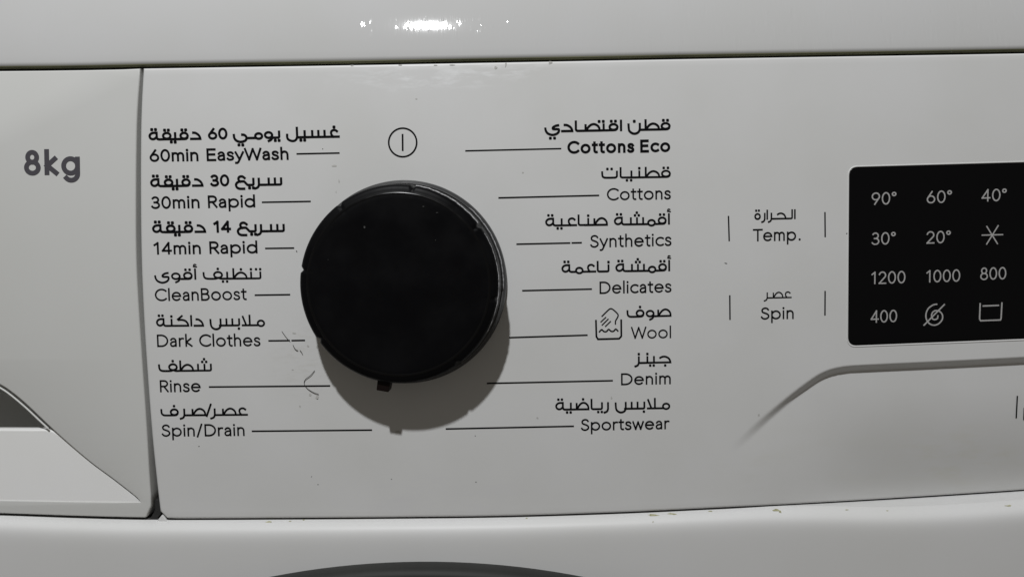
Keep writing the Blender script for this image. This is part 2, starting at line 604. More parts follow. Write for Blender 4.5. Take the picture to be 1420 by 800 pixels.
LAT = {   # strokes, width, left bearing, right bearing   (cap height 100)
    '0': ([ring(29, 50, 29, 50)], 58, 10, 10),
    '1': ([ln((0, 80), (25, 100), (25, 0))], 25, 14, 22),
    '2': ([ln(*(arc(28, 72, 27, 28, 168, -35) + [(0, 0), (57, 0)]))], 57, 11, 10),
    '3': ([ln(*(arc(26, 76, 23, 24, 150, -90) + [(18, 52)])), ln(*([(18, 52)] + arc(26, 26, 28, 26, 90, -155)))], 54, 10, 10),
    '4': ([ln((46, 0), (46, 100), (0, 27), (63, 27))], 63, 8, 8),
    '6': ([ring(29, 30, 29, 30), ln((4, 45), (38, 100))], 58, 10, 10),
    '8': ([ring(29, 76, 22, 24), ring(29, 26, 29, 27)], 58, 10, 10),
    '9': ([ring(29, 70, 29, 30), ln((54, 55), (20, 0))], 58, 10, 10),
    '°': ([ring(14, 86, 14, 14)], 28, 8, 6),
    '.': ([dot(0, 3)], 2, 22, 14),
    '/': ([ln((0, -10), (36, 106))], 36, 10, 10),
    'a': ([ln(*(arc(22, 46, 21, 24, 155, 0) + [(43, 0)])),
           cv_((43, 41), (24, 40), (7, 33), (0, 19), (6, 4), (18, 0), (32, 4), (43, 17))], 43, 11, 13),
    'c': ([ln(*arc(35, 35, 35, 35, 50, 310))], 56, 10, 7),
    'd': ([ring(33, 35, 33, 35), ln((66, 104), (66, 0))], 66, 10, 13),
    'e': ([ln((1, 37), (66, 37)), ln(*arc(33, 35, 33, 35, 3, 318, 26))], 66, 10, 9),
    'g': ([ring(34, 35, 34, 35), ln(*([(68, 70), (68, 0)] + arc(36, -2, 32, 32, 0, -140)))], 68, 10, 13),
    'h': ([ln((0, 106), (0, 0)), ln(*([(0, 30)] + arc(23, 44, 23, 26, 180, 0) + [(46, 0)]))], 46, 13, 13),
    'i': ([ln((0, 70), (0, 0)), dot(0, 97)], 0, 13, 13),
    'k': ([ln((0, 106), (0, 0)), ln((40, 70), (2, 36), (46, 0))], 46, 13, 7),
    'l': ([ln((0, 106), (0, 0))], 0, 13, 13),
    'm': ([ln((0, 70), (0, 0)), ln(*([(0, 30)] + arc(20, 47, 20, 23, 180, 0) + [(40, 0)])),
           ln(*([(40, 30)] + arc(60, 47, 20, 23, 180, 0) + [(80, 0)]))], 80, 13, 13),
    'n': ([ln((0, 70), (0, 0)), ln(*([(0, 30)] + arc(23, 44, 23, 26, 180, 0) + [(46, 0)]))], 46, 13, 13),
    'o': ([ring(34, 35, 34, 35)], 68, 10, 10),
    'p': ([ring(33, 35, 33, 35), ln((0, 70), (0, -34))], 66, 13, 10),
    'r': ([ln((0, 70), (0, 0)), ln(*([(0, 30)] + arc(24, 43, 24, 27, 180, 72)))], 31, 13, 5),
    's': ([cv_((40, 58), (33, 67), (20, 70), (7, 65), (3, 54), (9, 43), (24, 36), (38, 28), (42, 16), (35, 4), (20, 0), (7, 3), (0, 12))], 42, 9, 9),
    't': ([ln(*([(15, 92)] + [(15, 20)] + arc(31, 18, 16, 18, 180, 285))), ln((0, 70), (36, 70))], 36, 6, 6),
    'w': ([ln((0, 70), (22, 0), (43, 68), (64, 0), (86, 70))], 86, 6, 6),
    'y': ([ln((0, 70), (29, 2)), ln((57, 70), (26, -6), (19, -22), (11, -30), (0, -30))], 57, 6, 6),
    'B': ([ln((0, 0), (0, 100)), ln(*([(0, 100), (28, 100)] + arc(28, 77, 25, 23, 90, -90)[1:] + [(0, 54)])),
           ln(*([(0, 54), (30, 54)] + arc(30, 27, 29, 27, 90, -90)[1:] + [(0, 0)]))], 59, 14, 10),
    'C': ([ln(*arc(50, 50, 50, 50, 44, 316, 30))], 86, 10, 7),
    'D': ([ln(*([(0, 0), (0, 100), (28, 100)] + arc(28, 50, 52, 50, 90, -90, 26)[1:] + [(0, 0)]))], 80, 14, 10),
    'E': ([ln((56, 100), (0, 100), (0, 0), (58, 0)), ln((0, 53), (52, 53))], 58, 14, 8),
    'R': ([ln((0, 0), (0, 100)), ln(*([(0, 100), (28, 100)] + arc(28, 74, 27, 26, 90, -90)[1:] + [(0, 48)])), ln((26, 48), (58, 0))], 58, 14, 7),
    'S': ([cv_((54, 84), (46, 95), (30, 100), (12, 94), (4, 79), (9, 63), (26, 54), (45, 45), (57, 30), (53, 12), (37, 1), (22, 0), (8, 6), (0, 17))], 57, 9, 9),
    'T': ([ln((0, 100), (74, 100)), ln((37, 100), (37, 0))], 74, 5, 0),
    'W': ([ln((0, 100), (29, 0), (59, 98), (89, 0), (118, 100))], 118, 5, 4),
}


def latin(text, gap=3.0):
    out, x = [], 0.0
    prev = None
    for ch in text:
        if ch == ' ':
            x += 50
            prev = None
            continue
        st, w, lb, rb = LAT[ch]
        x += lb + 2 + (gap if prev else 0)
        for kind, pts in st:
            out.append((kind, [(a + x, b) for a, b in pts]))
        x += w + rb
        prev = ch
    return out


# Arabic letters: X runs to the LEFT from the joining point, y up, alef = 92
def tt(*a):
    return list(a)


def ar_tooth(dots=(), first=False):
    if first:
        s = [ln((3, 58), (3, 10), (6, 3), (13, 0), (40, 0))]
        cx, adv = 3, 40
    else:
        s = [ln((0, 0), (54, 0)), ln((28, 0), (28, 58))]
        cx, adv = 28, 54
    for k in dots:
        if k == 'n':
            s.append(sqdot(cx, 88))
        if k == 't':
            s += [sqdot(cx + 2, 88), sqdot(cx + 31, 88)]
        if k == 'T':
            s += [sqdot(cx, 88), sqdot(cx + 29, 88)]
        if k == 'y':
            s += [sqdot(cx + 2, -28), sqdot(cx + 31, -28)]
        if k == 'b':
            s.append(sqdot(cx + 4, -30))
    return s, adv


def ar_seen(first=False, three=False, final=False):
    if final:
        s = [ln((0, 0), (122, 0)), ln((18, 0), (18, 58)), ln((66, 0), (66, 58)),
             ln(*([(114, 58), (114, 2)] + catmull([(114, 2), (121, -18), (138, -32), (160, -34), (182, -20), (193, 4), (196, 54)])[1:]))]
        return s, 200
    if first:
        s = [ln((3, 58), (3, 10), (6, 3), (13, 0), (130, 0)), ln((50, 0), (50, 58)), ln((97, 0), (97, 58))]
        c0, adv = 50, 128
    else:
        s = [ln((0, 0), (150, 0)), ln((24, 0), (24, 58)), ln((71, 0), (71, 58)), ln((118, 0), (118, 58))]
        c0, adv = 71, 148
    if three:
        s += [sqdot(c0 - 14, 84), sqdot(c0 + 15, 84), sqdot(c0 + 1, 110)]
    return s, adv


def ar_sad(dotted=False):
    s = [ln(*([(118, 0), (3, 0)] + catmull([(3, 0), (5, 26), (18, 50), (40, 63), (62, 56), (80, 34), (96, 2)])[1:])), ln((99, 0), (99, 54))]
    if dotted:
        s.append(sqdot(46, 96))
    return s, 118


def ar_tah(dotted=False):
    s = [ln((0, 0), (116, 0)), cv_((6, 0), (10, 28), (26, 50), (48, 58), (70, 46), (86, 22), (97, 2)), ln((98, 0), (98, 92))]
    if dotted:
        s.append(sqdot(44, 88))
    return s, 114


def ar_ringletter(n, first=False):
    if first:
        s = [ring(30, 32, 27, 28), ln(*(arc(28, 30, 29, 30, 0, -90, 10)[0:0] + [(3, 30), (6, 12), (16, 2), (30, 0), (72, 0)]))]
        c0, adv = 30, 70
    else:
        s = [ln((0, 0), (78, 0)), ring(38, 33, 28, 28)]
        c0, adv = 38, 76
    if n == 2:
        s += [sqdot(c0 - 14, 88), sqdot(c0 + 15, 88)]
    else:
        s += [sqdot(c0, 92)]
    return s, adv


def ar_feh_final(first=False):
    if first:
        s = [ring(30, 32, 27, 28), ln(*([(3, 30), (6, 12), (16, 2), (30, 0)] + catmull([(30, 0), (98, 0), (116, 6), (126, 22), (128, 56)])[1:])), sqdot(30, 92)]
        return s, 132
    s = [ring(38, 36, 28, 28), cv_((0, 0), (18, 0), (38, 7), (58, 0), (108, 0), (128, 7), (137, 24), (139, 56)), sqdot(38, 94)]
    return s, 142


def ar_waw(joined=True):
    s = [ring(44 if joined else 30, 26, 27, 27)]
    o = 17 if joined else 3
    s.append(cv_((o, 26), (o + 1, 4), (o + 8, -18), (o + 28, -32)))
    if joined:
        s.append(ln((0, 0), (o + 3, 0)))
    return s, (72 if joined else 58)


def ar_alef(joined=False, hamza=False):
    if joined:
        return [ln((0, 0), (36, 0), (44, 4), (48, 14), (48, 92))], 50
    s = [ln((2, 0), (2, 92))]
    if hamza:
        s.append(('thin', catmull([(-6, 134), (2, 139), (10, 133), (8, 123), (0, 120)])))
        s.append(('thin', [(-10, 114), (13, 118)]))
    return s, 4


def ar_lam(first=True, final=False):
    if final:
        return [ln((0, 0), (30, 0)), ln(*([(32, 92), (32, 4)] + catmull([(32, 4), (40, -20), (56, -34), (78, -34), (100, -20), (108, 0), (108, 26)])[1:]))], 112
    return [ln((3, 92), (3, 10), (6, 3), (13, 0), (44, 0))], 42


def ar_lamalef():
    return [ln((0, 0), (108, 0)), ln((49, 0), (49, 92)), ln((104, 82), (78, 2))], 112


def ar_meem(first=True):
    if first:
        return [ring(28, 18, 26, 26), ln((52, 0), (72, 0))], 70
    return [ring(42, 12, 26, 26), ln((0, 0), (18, 0)), ln((66, 0), (84, 0))], 82


def ar_ain(dotted=False):
    s = [cv_((12, 52), (24, 63), (40, 64), (54, 54), (58, 34), (52, 14), (42, 0)), ln((0, 0), (86, 0))]
    if dotted:
        s.append(sqdot(34, 94))
    return s, 84


def ar_ain_final():
    return [cv_((0, 0), (10, 3), (24, 22), (34, 34), (50, 35), (70, 33), (88, 22), (96, 2), (90, -20), (76, -32), (60, -35), (34, -35)),
            cv_((28, 66), (42, 80), (56, 83), (70, 76), (76, 60), (72, 44), (62, 34))], 100


def ar_reh(joined=True, dotted=False):
    o = 44 if joined else 4
    s = [ln(*([(o, 58), (o, 2)] + catmull([(o, 2), (o + 6, -18), (o + 16, -28), (o + 30, -34)])[1:]))]
    if joined:
        s.append(ln((0, 0), (o, 0)))
    if dotted:
        s.append(sqdot(o, 88))
    return s, o + 26


def ar_dal():
    return [ln(*(catmull([(56, 60), (38, 57), (16, 38), (5, 14), (3, 0)]) + [(74, 0)]))], 76


def ar_teh(joined=True):
    if joined:
        return [ln((0, 0), (24, 0), (34, 5), (39, 18), (39, 66)),
                cv_((39, 64), (64, 64), (82, 56), (93, 36), (88, 14), (72, 3), (54, 8), (40, 24)),
                sqdot(46, 96), sqdot(75, 96)], 97
    return [ring(30, 28, 26, 28), sqdot(16, 92), sqdot(45, 92)], 58


def ar_noon_final():
    return [ln((0, 0), (26, 0)), ln(*([(24, 58), (24, 2)] + catmull([(24, 2), (34, -22), (52, -36), (74, -34), (94, -14), (100, 8), (102, 54)])[1:])),
            sqdot(62, 84)], 106


def ar_teh_flat():
    return [ln(*([(3, 58)] + catmull([(3, 14), (10, 3), (24, 0), (78, 0), (94, 5), (102, 18), (104, 54)]))), sqdot(39, 84), sqdot(68, 84)], 106


def ar_yeh_final():
    return [ln((0, 0), (50, 0)), cv_((84, 34), (70, 32), (58, 22), (51, 4), (55, -14), (68, -28), (98, -36), (128, -24), (144, 2), (147, 32)),
            sqdot(82, -66), sqdot(111, -66)], 150


def ar_yeh_alone(dots=False):
    s = [cv_((7, 58), (26, 53), (42, 40), (46, 27), (38, 21), (10, 20), (3, 13), (7, -10), (24, -28), (52, -35), (80, -20), (93, 4), (97, 28))]
    if dots:
        s += [sqdot(34, -68), sqdot(63, -68)]
    return s, 100


def ar_kaf():
    return [ln((52, 92), (86, 60), (80, 54)), ln(*(catmull([(80, 54), (52, 55), (24, 44), (7, 20), (3, 0)]) + [(112, 0)]))], 110


def ar_jeem(first=True, dotted=False):
    o = 0 if first else 26
    s = [ln(*(catmull([(o + 88, 46), (o + 68, 57), (o + 44, 57), (o + 20, 43), (o + 7, 20), (o + 3, 0)]) + [(o + 112, 0)]))]
    if not first:
        s.append(ln((0, 0), (o + 4, 0)))
    if dotted:
        s.append(sqdot(o + 46, -30))
    return s, o + 110


def arabic(items):
    """items right to left: glyph results, numbers = extra gap, strings = digits"""
    out, X = [], 0.0
    for it in items:
        if isinstance(it, (int, float)):
            X += it
        elif isinstance(it, str):
            st = latin(it, 4)
            xs = [p[0] for k, pts in st for p in pts]
            w = max(xs)
            sc = 0.93
            for kind, pts in st:
                out.append((kind, [(X + (w - a) * sc, b * sc) for a, b in pts]))
            X += w * sc
        else:
            st, adv = it
            for kind, pts in st:
                out.append((kind, [(a + X, b) for a, b in pts]))
            X += adv
    return [(k, [(-a, b) for a, b in pts]) for k, pts in out]


def add_stroke(vs, fs, pts, w, closed, layer):
    # drop repeated points
    q = [pts[0]]
    for p in pts[1:]:
        if math.hypot(p[0] - q[-1][0], p[1] - q[-1][1]) > 0.02:
            q.append(p)
    if closed and math.hypot(q[0][0] - q[-1][0], q[0][1] - q[-1][1]) < 0.02:
        q.pop()
    if len(q) < 2:
        return
    h = w / 2
    if not closed and len(q) > 2:      # a hairpin corner is two pen strokes
        for i in range(1, len(q) - 1):
            d1 = (q[i][0] - q[i - 1][0], q[i][1] - q[i - 1][1])
            d2 = (q[i + 1][0] - q[i][0], q[i + 1][1] - q[i][1])
            if (d1[0] * d2[0] + d1[1] * d2[1]) < -0.3 * math.hypot(*d1) * math.hypot(*d2):
                add_stroke(vs, fs, q[:i + 1], w, False, layer)
                add_stroke(vs, fs, q[i:], w, False, layer + 0.01)
                return
    if not closed:      # square ends
        for (i, j) in ((0, 1), (-1, -2)):
            dx, dy = q[i][0] - q[j][0], q[i][1] - q[j][1]
            l = math.hypot(dx, dy)
            e = (q[i][0] + dx / l * h * 0.85, q[i][1] + dy / l * h * 0.85)
            q[i] = e
    n = len(q)
    base = len(vs)
    for i in range(n):
        if closed or 0 < i < n - 1:
            a, b, c = q[(i - 1) % n], q[i], q[(i + 1) % n]
            d1 = (b[0] - a[0], b[1] - a[1])
            d2 = (c[0] - b[0], c[1] - b[1])
            l1, l2 = math.hypot(*d1), math.hypot(*d2)
            n1 = (-d1[1] / l1, d1[0] / l1)
            n2 = (-d2[1] / l2, d2[0] / l2)
            mx, my = n1[0] + n2[0], n1[1] + n2[1]
            ml = math.hypot(mx, my)
            if ml < 0.3:
                mx, my, ml = n1[0], n1[1], 1.0
            mx, my = mx / ml, my / ml
            k = min(1.9, 1 / max(0.3, mx * n1[0] + my * n1[1]))
            nx, ny = mx * k, my * k
        else:
            a, b = (q[0], q[1]) if i == 0 else (q[-2], q[-1])
            dx, dy = b[0] - a[0], b[1] - a[1]
            l = math.hypot(dx, dy)
            nx, ny = -dy / l, dx / l
        vs.append((q[i][0] + nx * h, q[i][1] + ny * h, layer))
        vs.append((q[i][0] - nx * h, q[i][1] - ny * h, layer))
    for i in range(n if closed else n - 1):
        j = (i + 1) % n
        fs.append((base + 2 * i, base + 2 * i + 1, base + 2 * j + 1, base + 2 * j))


LIFT = 0.30


def ink(name, strokes_px, material, parent, label=None, zf=None, lift=LIFT):
    """strokes_px: (kind, pts in photo positions, width)"""
    vs, fs = [], []
    for i, (kind, pts, w) in enumerate(strokes_px):
        layer = lift + 0.02 * (i % 12)
        if kind == 'ring':
            add_stroke(vs, fs, pts, w, True, layer)
        elif kind in ('line', 'thin'):
            add_stroke(vs, fs, pts, w, False, layer)
        elif kind == 'dot':
            b = len(vs)
            for k in range(14):
                a = 2 * math.pi * k / 14
                vs.append((pts[0][0] + w / 2 * math.cos(a), pts[0][1] + w / 2 * math.sin(a), layer))
            fs.append(tuple(range(b, b + 14)))
        elif kind == 'sq':
            b = len(vs)
            for k in range(16):      # squarish dot with soft corners
                a = 2 * math.pi * k / 16
                ca, sa = math.cos(a), math.sin(a)
                s = (abs(ca) ** 4 + abs(sa) ** 4) ** -0.25
                vs.append((pts[0][0] + w / 2 * s * ca, pts[0][1] + w / 2 * s * sa, layer))
            fs.append(tuple(range(b, b + 16)))
    out = []
    for x, y, l in vs:
        z = l + (zf(x, y) if zf else 0)
        u, v = px(x, y, z)
        out.append(W(u, v, z))
    me = mesh(name, out, fs)
    return link(name, me, material, parent, label)


def set_text(name, strokes, x0, y0, x1, y1, cap, w, material, parent, label=None, dotk=1.3, lift=LIFT, lean=None):
    """fit the lettering between ink ends (x0,y0)-(x1,y1) on its baseline; cap = ink height of a capital"""
    ext_lo, ext_hi = 1e9, -1e9
    for kind, pts in strokes:
        for a, b in pts:
            ext_lo, ext_hi = min(ext_lo, a), max(ext_hi, a)
    L = math.hypot(x1 - x0, y1 - y0)
    ex, ey = (x1 - x0) / L, (y1 - y0) / L
    s = (L - w) / (ext_hi - ext_lo)
    sv = (cap - w) / 100.0
    if lean is None:
        lean = 0.044 * (1 - min(1, max(0, (x0 - 206) / 724)))
    ux, uy = -lean, -1.0
    bx, by = x0 + ex * w / 2 + ux * w / 2, y0 + ey * w / 2 + uy * w / 2
    res = []
    for kind, pts in strokes:
        q = [(bx + ex * (a - ext_lo) * s + ux * b * sv, by + ey * (a - ext_lo) * s + uy * b * sv) for a, b in pts]
        res.append((kind, q, w * dotk if kind in ('dot', 'sq') else (w * 0.62 if kind == 'thin' else w)))
    return ink(name, res, material, parent, label, lift=lift)


GAP = 20          # after a letter that does not join
SP = 54           # between words
daqiqa = [ar_dal(), GAP, ar_ringletter(2, True), ar_tooth('y'), ar_ringletter(2), ar_teh()]
saree = [ar_seen(True), ar_reh(), GAP - 8, ar_tooth('y', True), ar_ain_final()]
mlabs = [ar_meem(), ar_lamalef(), GAP, ar_tooth('b', True), ar_seen(final=True)]
aqmisha = [ar_alef(hamza=True), GAP, ar_ringletter(2, True), ar_meem(False), ar_seen(three=True), ar_teh()]
ARB, ARR = 3.25, 2.6
A = lambda items, *a, **k: set_text('arabic_lettering', arabic(items), *a, **k)
E = lambda text, *a, gap=3.0, **k: set_text('english_lettering', latin(text, gap), *a, **k)

A([ar_ain(True), ar_seen(), ar_tooth('y'), ar_lam(final=True), SP, ar_tooth('y', True), ar_waw(), GAP, ar_meem(), ar_yeh_final(), SP, '60', SP] + daqiqa,
  206, 195.3, 471.5, 191.3, 17.5, ARB, M_INK, panel, 'bold Arabic line reading daily wash 60 minutes')
A(saree + [SP, '30', SP] + daqiqa, 208.3, 260, 391.7, 257.6, 17.8, ARB, M_INK, panel, 'bold Arabic line reading rapid 30 minutes')
A(saree + [SP, '14', SP] + daqiqa, 211, 323.6, 395.2, 322, 17.8, ARB, M_INK, panel, 'bold Arabic line reading rapid 14 minutes')
A([ar_tooth('T', True), ar_tooth('n'), ar_tah(True), ar_tooth('y'), ar_feh_final(), SP, ar_alef(hamza=True), GAP, ar_ringletter(2, True), ar_waw(), GAP, ar_yeh_alone()],
  214, 388.2, 362.6, 387.2, 17.0, ARR, M_INK, panel, 'Arabic line reading stronger cleaning')
A(mlabs + [SP, ar_dal(), GAP, ar_alef(), GAP, ar_kaf(), ar_tooth('n'), ar_teh()],
  216.5, 453, 367.7, 452, 17.3, ARR, M_INK, panel, 'Arabic line reading dark clothes')
A([ar_seen(True, True), ar_tah(), ar_feh_final()], 219.5, 515.4, 294, 514.8, 17.0, ARR, M_INK, panel, 'Arabic word for rinse')
A([ar_ain(), ar_sad(), ar_reh(), 2, ([ln((0, 106), (34, -10))], 34), 8, ar_sad(), ar_reh(), GAP, ar_feh_final(True)],
  222.7, 577, 344, 576, 16.5, ARR, M_INK, panel, 'Arabic words for spin and drain with a slash')
A([ar_ringletter(2, True), ar_tah(), ar_noon_final(), SP - 8, ar_alef(), GAP, ar_ringletter(2, True), ar_tooth('t'), ar_sad(), ar_alef(True), GAP, ar_dal(), GAP - 4, ar_yeh_alone(True)],
  754.7, 184, 930, 181, 17.3, ARB - 0.1, M_INK, panel, 'bold Arabic line reading economy cotton')
A([ar_ringletter(2, True), ar_tah(), ar_tooth('n'), ar_tooth('y'), ar_alef(True), GAP, ar_teh_flat()],
  833.7, 248, 930.3, 246.8, 17.0, ARR + .1, M_INK, panel, 'Arabic word for cottons')
A(aqmisha + [SP, ar_sad(), ar_tooth('n'), ar_alef(True), GAP - 4, ar_ain(), ar_tooth('y'), ar_teh()],
  756, 314.2, 931.2, 311.6, 17.3, ARR + .1, M_INK, panel, 'Arabic line reading synthetic fabrics')
A(aqmisha + [SP, ar_tooth('n', True), ar_alef(True), GAP - 4, ar_ain(), ar_meem(False), ar_teh()],
  778.5, 378.5, 931.5, 376.2, 17.3, ARR + .1, M_INK, panel, 'Arabic line reading delicate fabrics')
A([ar_sad(), ar_waw(), GAP, ar_feh_final(True)], 868.8, 440.5, 931.2, 439, 17.0, ARR, M_INK, panel, 'Arabic word for wool')
A([ar_jeem(dotted=True), ar_tooth('y'), ar_tooth('n'), ar_reh(dotted=True)], 879.5, 504.4, 931, 503.4, 16.5, ARR, M_INK, panel, 'Arabic word for denim')
A(mlabs + [SP, ar_reh(False), GAP, ar_tooth('y', True), ar_alef(True), GAP, ar_sad(True), ar_tooth('y'), ar_teh()],
  770, 569, 929.5, 566.8, 17.0, ARR, M_INK, panel, 'Arabic line reading sportswear')
A([ar_alef(), GAP + 4, ar_lam(), ar_jeem(False), ar_reh(), GAP - 4, ar_alef(), GAP, ar_reh(False), GAP, ar_teh(False)],
  1046, 305, 1103.4, 304, 15.0, 2.25, M_INK, panel, 'small Arabic word for temperature')
A([ar_ain(), ar_sad(), ar_reh()], 1059, 414, 1098, 413.2, 13.6, 1.8, M_INK, panel, 'small Arabic word for spin')

E('60min EasyWash', 207.6, 224.8, 400.3, 221.9, 17.6, 2.9, M_INK, panel, 'English words 60min EasyWash')
E('30min Rapid', 209.7, 290, 354, 287.7, 17.6, 2.7, M_INK, panel, 'English words 30min Rapid')
E('14min Rapid', 213.2, 353.3, 357.2, 351.4, 17.6, 2.7, M_INK, panel, 'English words 14min Rapid')
E('CleanBoost', 215, 417.6, 342.5, 416, 17.3, 2.25, M_INK, panel, 'English word CleanBoost')
E('Dark Clothes', 218, 481, 361.3, 480, 17.3, 2.25, M_INK, panel, 'English words Dark Clothes')
E('Rinse', 222, 543.8, 278.5, 543.2, 17.0, 2.25, M_INK, panel, 'English word Rinse')
E('Spin/Drain', 224.4, 605.2, 339.3, 604.2, 17.0, 2.25, M_INK, panel, 'English words Spin/Drain')
E('Cottons Eco', 786.8, 213.6, 929.5, 211, 17.9, 3.5, M_INK, panel, 'bold English words Cottons Eco', gap=13)
E('Cottons', 841.6, 278.3, 930.3, 276.5, 17.2, 2.25, M_INK, panel, 'English word Cottons')
E('Synthetics', 818.4, 343.6, 931.2, 341, 17.6, 2.25, M_INK, panel, 'English word Synthetics')
E('Delicates', 831.4, 407.6, 931.2, 405.4, 17.2, 2.25, M_INK, panel, 'English word Delicates')
E('Wool', 875, 469.8, 930.6, 468.8, 16.8, 2.0, M_INK, panel, 'English word Wool')
E('Denim', 861.2, 534, 930.2, 532.4, 16.6, 2.25, M_INK, panel, 'English word Denim')
E('Sportswear', 805.6, 597.2, 928.6, 594.8, 16.6, 2.25, M_INK, panel, 'English word Sportswear')
E('Temp.', 1043.8, 335, 1110, 333.5, 17.3, 2.25, M_INK, panel, 'English abbreviation Temp.')
E('Spin', 1055, 443.2, 1100.7, 442.2, 17.0, 2.25, M_INK, panel, 'English word Spin')


def rule(name, *segs, w=2.15, zf=None, label=None):
    segs = [[(a[0] + (b[0] - a[0]) * k / 12, a[1] + (b[1] - a[1]) * k / 12) for k in range(13)] for a, b in segs]
    return ink(name, [('line', q, w) for q in segs], M_INK, panel, label, zf=zf, lift=LIFT + (0.5 if zf else 0))


rule('pointer_line', ((412, 213.6), (470, 212.4)))
rule('pointer_line', ((364, 280.6), (430, 279.4)))
rule('pointer_line', ((368.5, 344.5), (407, 344)))
rule('pointer_line', ((354, 409.2), (401.5, 408.5)))
rule('pointer_line', ((373, 472.4), (401, 472.1)), ((405, 472.1), (422, 471.8)), label='pointer line worn through in the middle')
rule('pointer_line', ((290.5, 536.3), (457, 534.8)))
rule('pointer_line', ((350, 597.6), (515, 596)))
rule('pointer_line', ((646, 209.4), (777.5, 206.3)), w=2.0)
rule('pointer_line', ((692, 274.5), (830, 271.1)))
rule('pointer_line', ((717, 338.6), (790, 337)), ((793.5, 336.9), (806, 336.6)), label='pointer line worn through near its right end')
rule('pointer_line', ((725, 403), (820, 400.8)))
rule('pointer_line', ((707, 468), (814, 464.6)))
rule('pointer_line', ((676, 531.4), (849, 527.6)))
rule('pointer_line', ((619, 594.4), (795, 590.7)))
rule('divider_line', ((1010.2, 300.3), (1011.2, 333.6)), w=2.0)
rule('divider_line', ((1144, 295), (1144.3, 328)), w=2.0)
rule('divider_line', ((1012, 410.2), (1012.3, 442.5)), w=2.0)
rule('divider_line', ((1144.2, 404.2), (1144, 436.5)), w=2.0)
rule('divider_line', ((1410.8, 549.5), (1409.3, 578.5)), w=2.0, zf=panel_z)
rule('divider_line', ((1420.6, 566), (1420.0, 581)), w=2.2, zf=panel_z)

ink('power_symbol', [('ring', [(558.4 + 19.4 * math.cos(2 * math.pi * k / 48), 197.8 + 19.8 * math.sin(2 * math.pi * k / 48)) for k in range(48)], 2.3),
                     ('line', [(558.2, 187), (558.4, 208.5)], 2.4)], M_INK, panel, 'black circle with an upright bar inside, the off mark above the dial')
ink('hand_wash_symbol', [
    ('line', [(826.4, 444.5), (827, 466.5), (829.2, 470.2), (858.5, 469.4), (861.6, 466), (861.4, 443.8)], 2.5),
    ('line', catmull([(831.2, 460), (834.3, 457), (837.5, 459.5), (841, 459.5), (844, 456.6), (847.5, 459.2), (851, 459), (853.8, 456.2), (856.8, 458.8)]), 2.0),
    ('line', catmull([(834.8, 438.4), (840, 433.2), (844.5, 429), (847.2, 427.9), (850.2, 429.2), (855.5, 434), (857.2, 437.2), (855.8, 441), (853.6, 445), (853.4, 449.2)]), 1.8),
    ('line', [(833.3, 446.3), (840, 440)], 1.6), ('line', [(835, 450.6), (843.3, 442.4)], 1.6), ('line', [(839.6, 452.4), (846.6, 445.6)], 1.6)],
    M_INK, panel, 'black outline of a hand dipping into a wash tub')

# ------------------------------------------------------------------ display window
DT = [(1177, 232.3), (1420, 225.4), (1720, 217)]
DB = [(1176, 478.8), (1420, 469.3), (1720, 457.5)]


def rounded(corners, r, n=8):
    out = []
    m_ = len(corners)
    for i in range(m_):
        a, b, c_ = Vector(corners[i - 1]), Vector(corners[i]), Vector(corners[(i + 1) % m_])
        d1, d2 = (a - b).normalized(), (c_ - b).normalized()
        p1, p2 = b + d1 * r, b + d2 * r
        for k in range(n + 1):
            t = k / n
            out.append(tuple((1 - t) ** 2 * p1 + 2 * t * (1 - t) * b + t * t * p2))
    return out


dc = [px(1177.6, 232.4), px(1176.0, 479.2), px(1720, 457.5), px(1720, 217)]
disp_loop = rounded(dc, 12)
display = slab('display_window', [disp_loop], 0.55, -3, 0.5, M_GLASS, machine, 'black glossy window with grey temperature and spin numbers')
bz = rounded([px(1176.6, 231.4), px(1174.8, 480.8), px(1721, 459.3), px(1721, 216)], 12.5)
tube('display_bezel', [(u, v, -0.35) for u, v in bz] + [(bz[0][0], bz[0][1], -0.35)], 1.1, M_PANEL, display)
DL = 0.72
D = lambda name, t, x0, y0, x1, y1: set_text(name, latin(t), x0, y0, x1, y1, 17.4, 1.85, M_NUM, display, 'grey printed ' + t.replace('°', ' degrees'), lift=DL, lean=-0.012)
D('temperature_number', '90°', 1208.6, 284.6, 1243, 283.4)
D('temperature_number', '60°', 1285, 282.4, 1320, 281.2)
D('temperature_number', '40°', 1361, 280, 1396, 278.8)
D('temperature_number', '30°', 1208.6, 340, 1242, 338.8)
D('temperature_number', '20°', 1284.6, 338.2, 1318.4, 337)
D('spin_speed_number', '1200', 1208.2, 394.2, 1255.5, 392.8)
D('spin_speed_number', '1000', 1284.4, 392, 1331.5, 390.6)
D('spin_speed_number', '800', 1359.2, 388.4, 1395.4, 387.4)
D('spin_speed_number', '400', 1207.2, 447.8, 1244, 446.6)
ink('snowflake_symbol', [('line', [(1362, 326.2), (1390.4, 325.4)], 1.7), ('line', [(1368.4, 314), (1383.2, 338)], 1.7),
                         ('line', [(1384.2, 313), (1368.2, 338.6)], 1.7)], M_NUM, display, 'grey six-armed star for cold wash', lift=DL)
sp = [(1299.0, 421.8), (1294, 422.8), (1287.5, 427.5), (1284.3, 434.5), (1284.5, 442), (1288.5, 448.3), (1295, 450.8), (1301.5, 448.8), (1306.5, 443), (1306.8, 436.5),
      (1303, 431.8), (1297.5, 430.6), (1293.2, 433.2), (1291.8, 438), (1293.5, 442.2), (1297, 443), (1300, 441.2), (1300.6, 437.8)]
ink('no_spin_symbol', [('line', catmull(sp), 1.9), ('line', [(1281.3, 450.8), (1309.6, 422.2)], 1.9)], M_NUM, display, 'grey spiral crossed by a slanted bar', lift=DL)
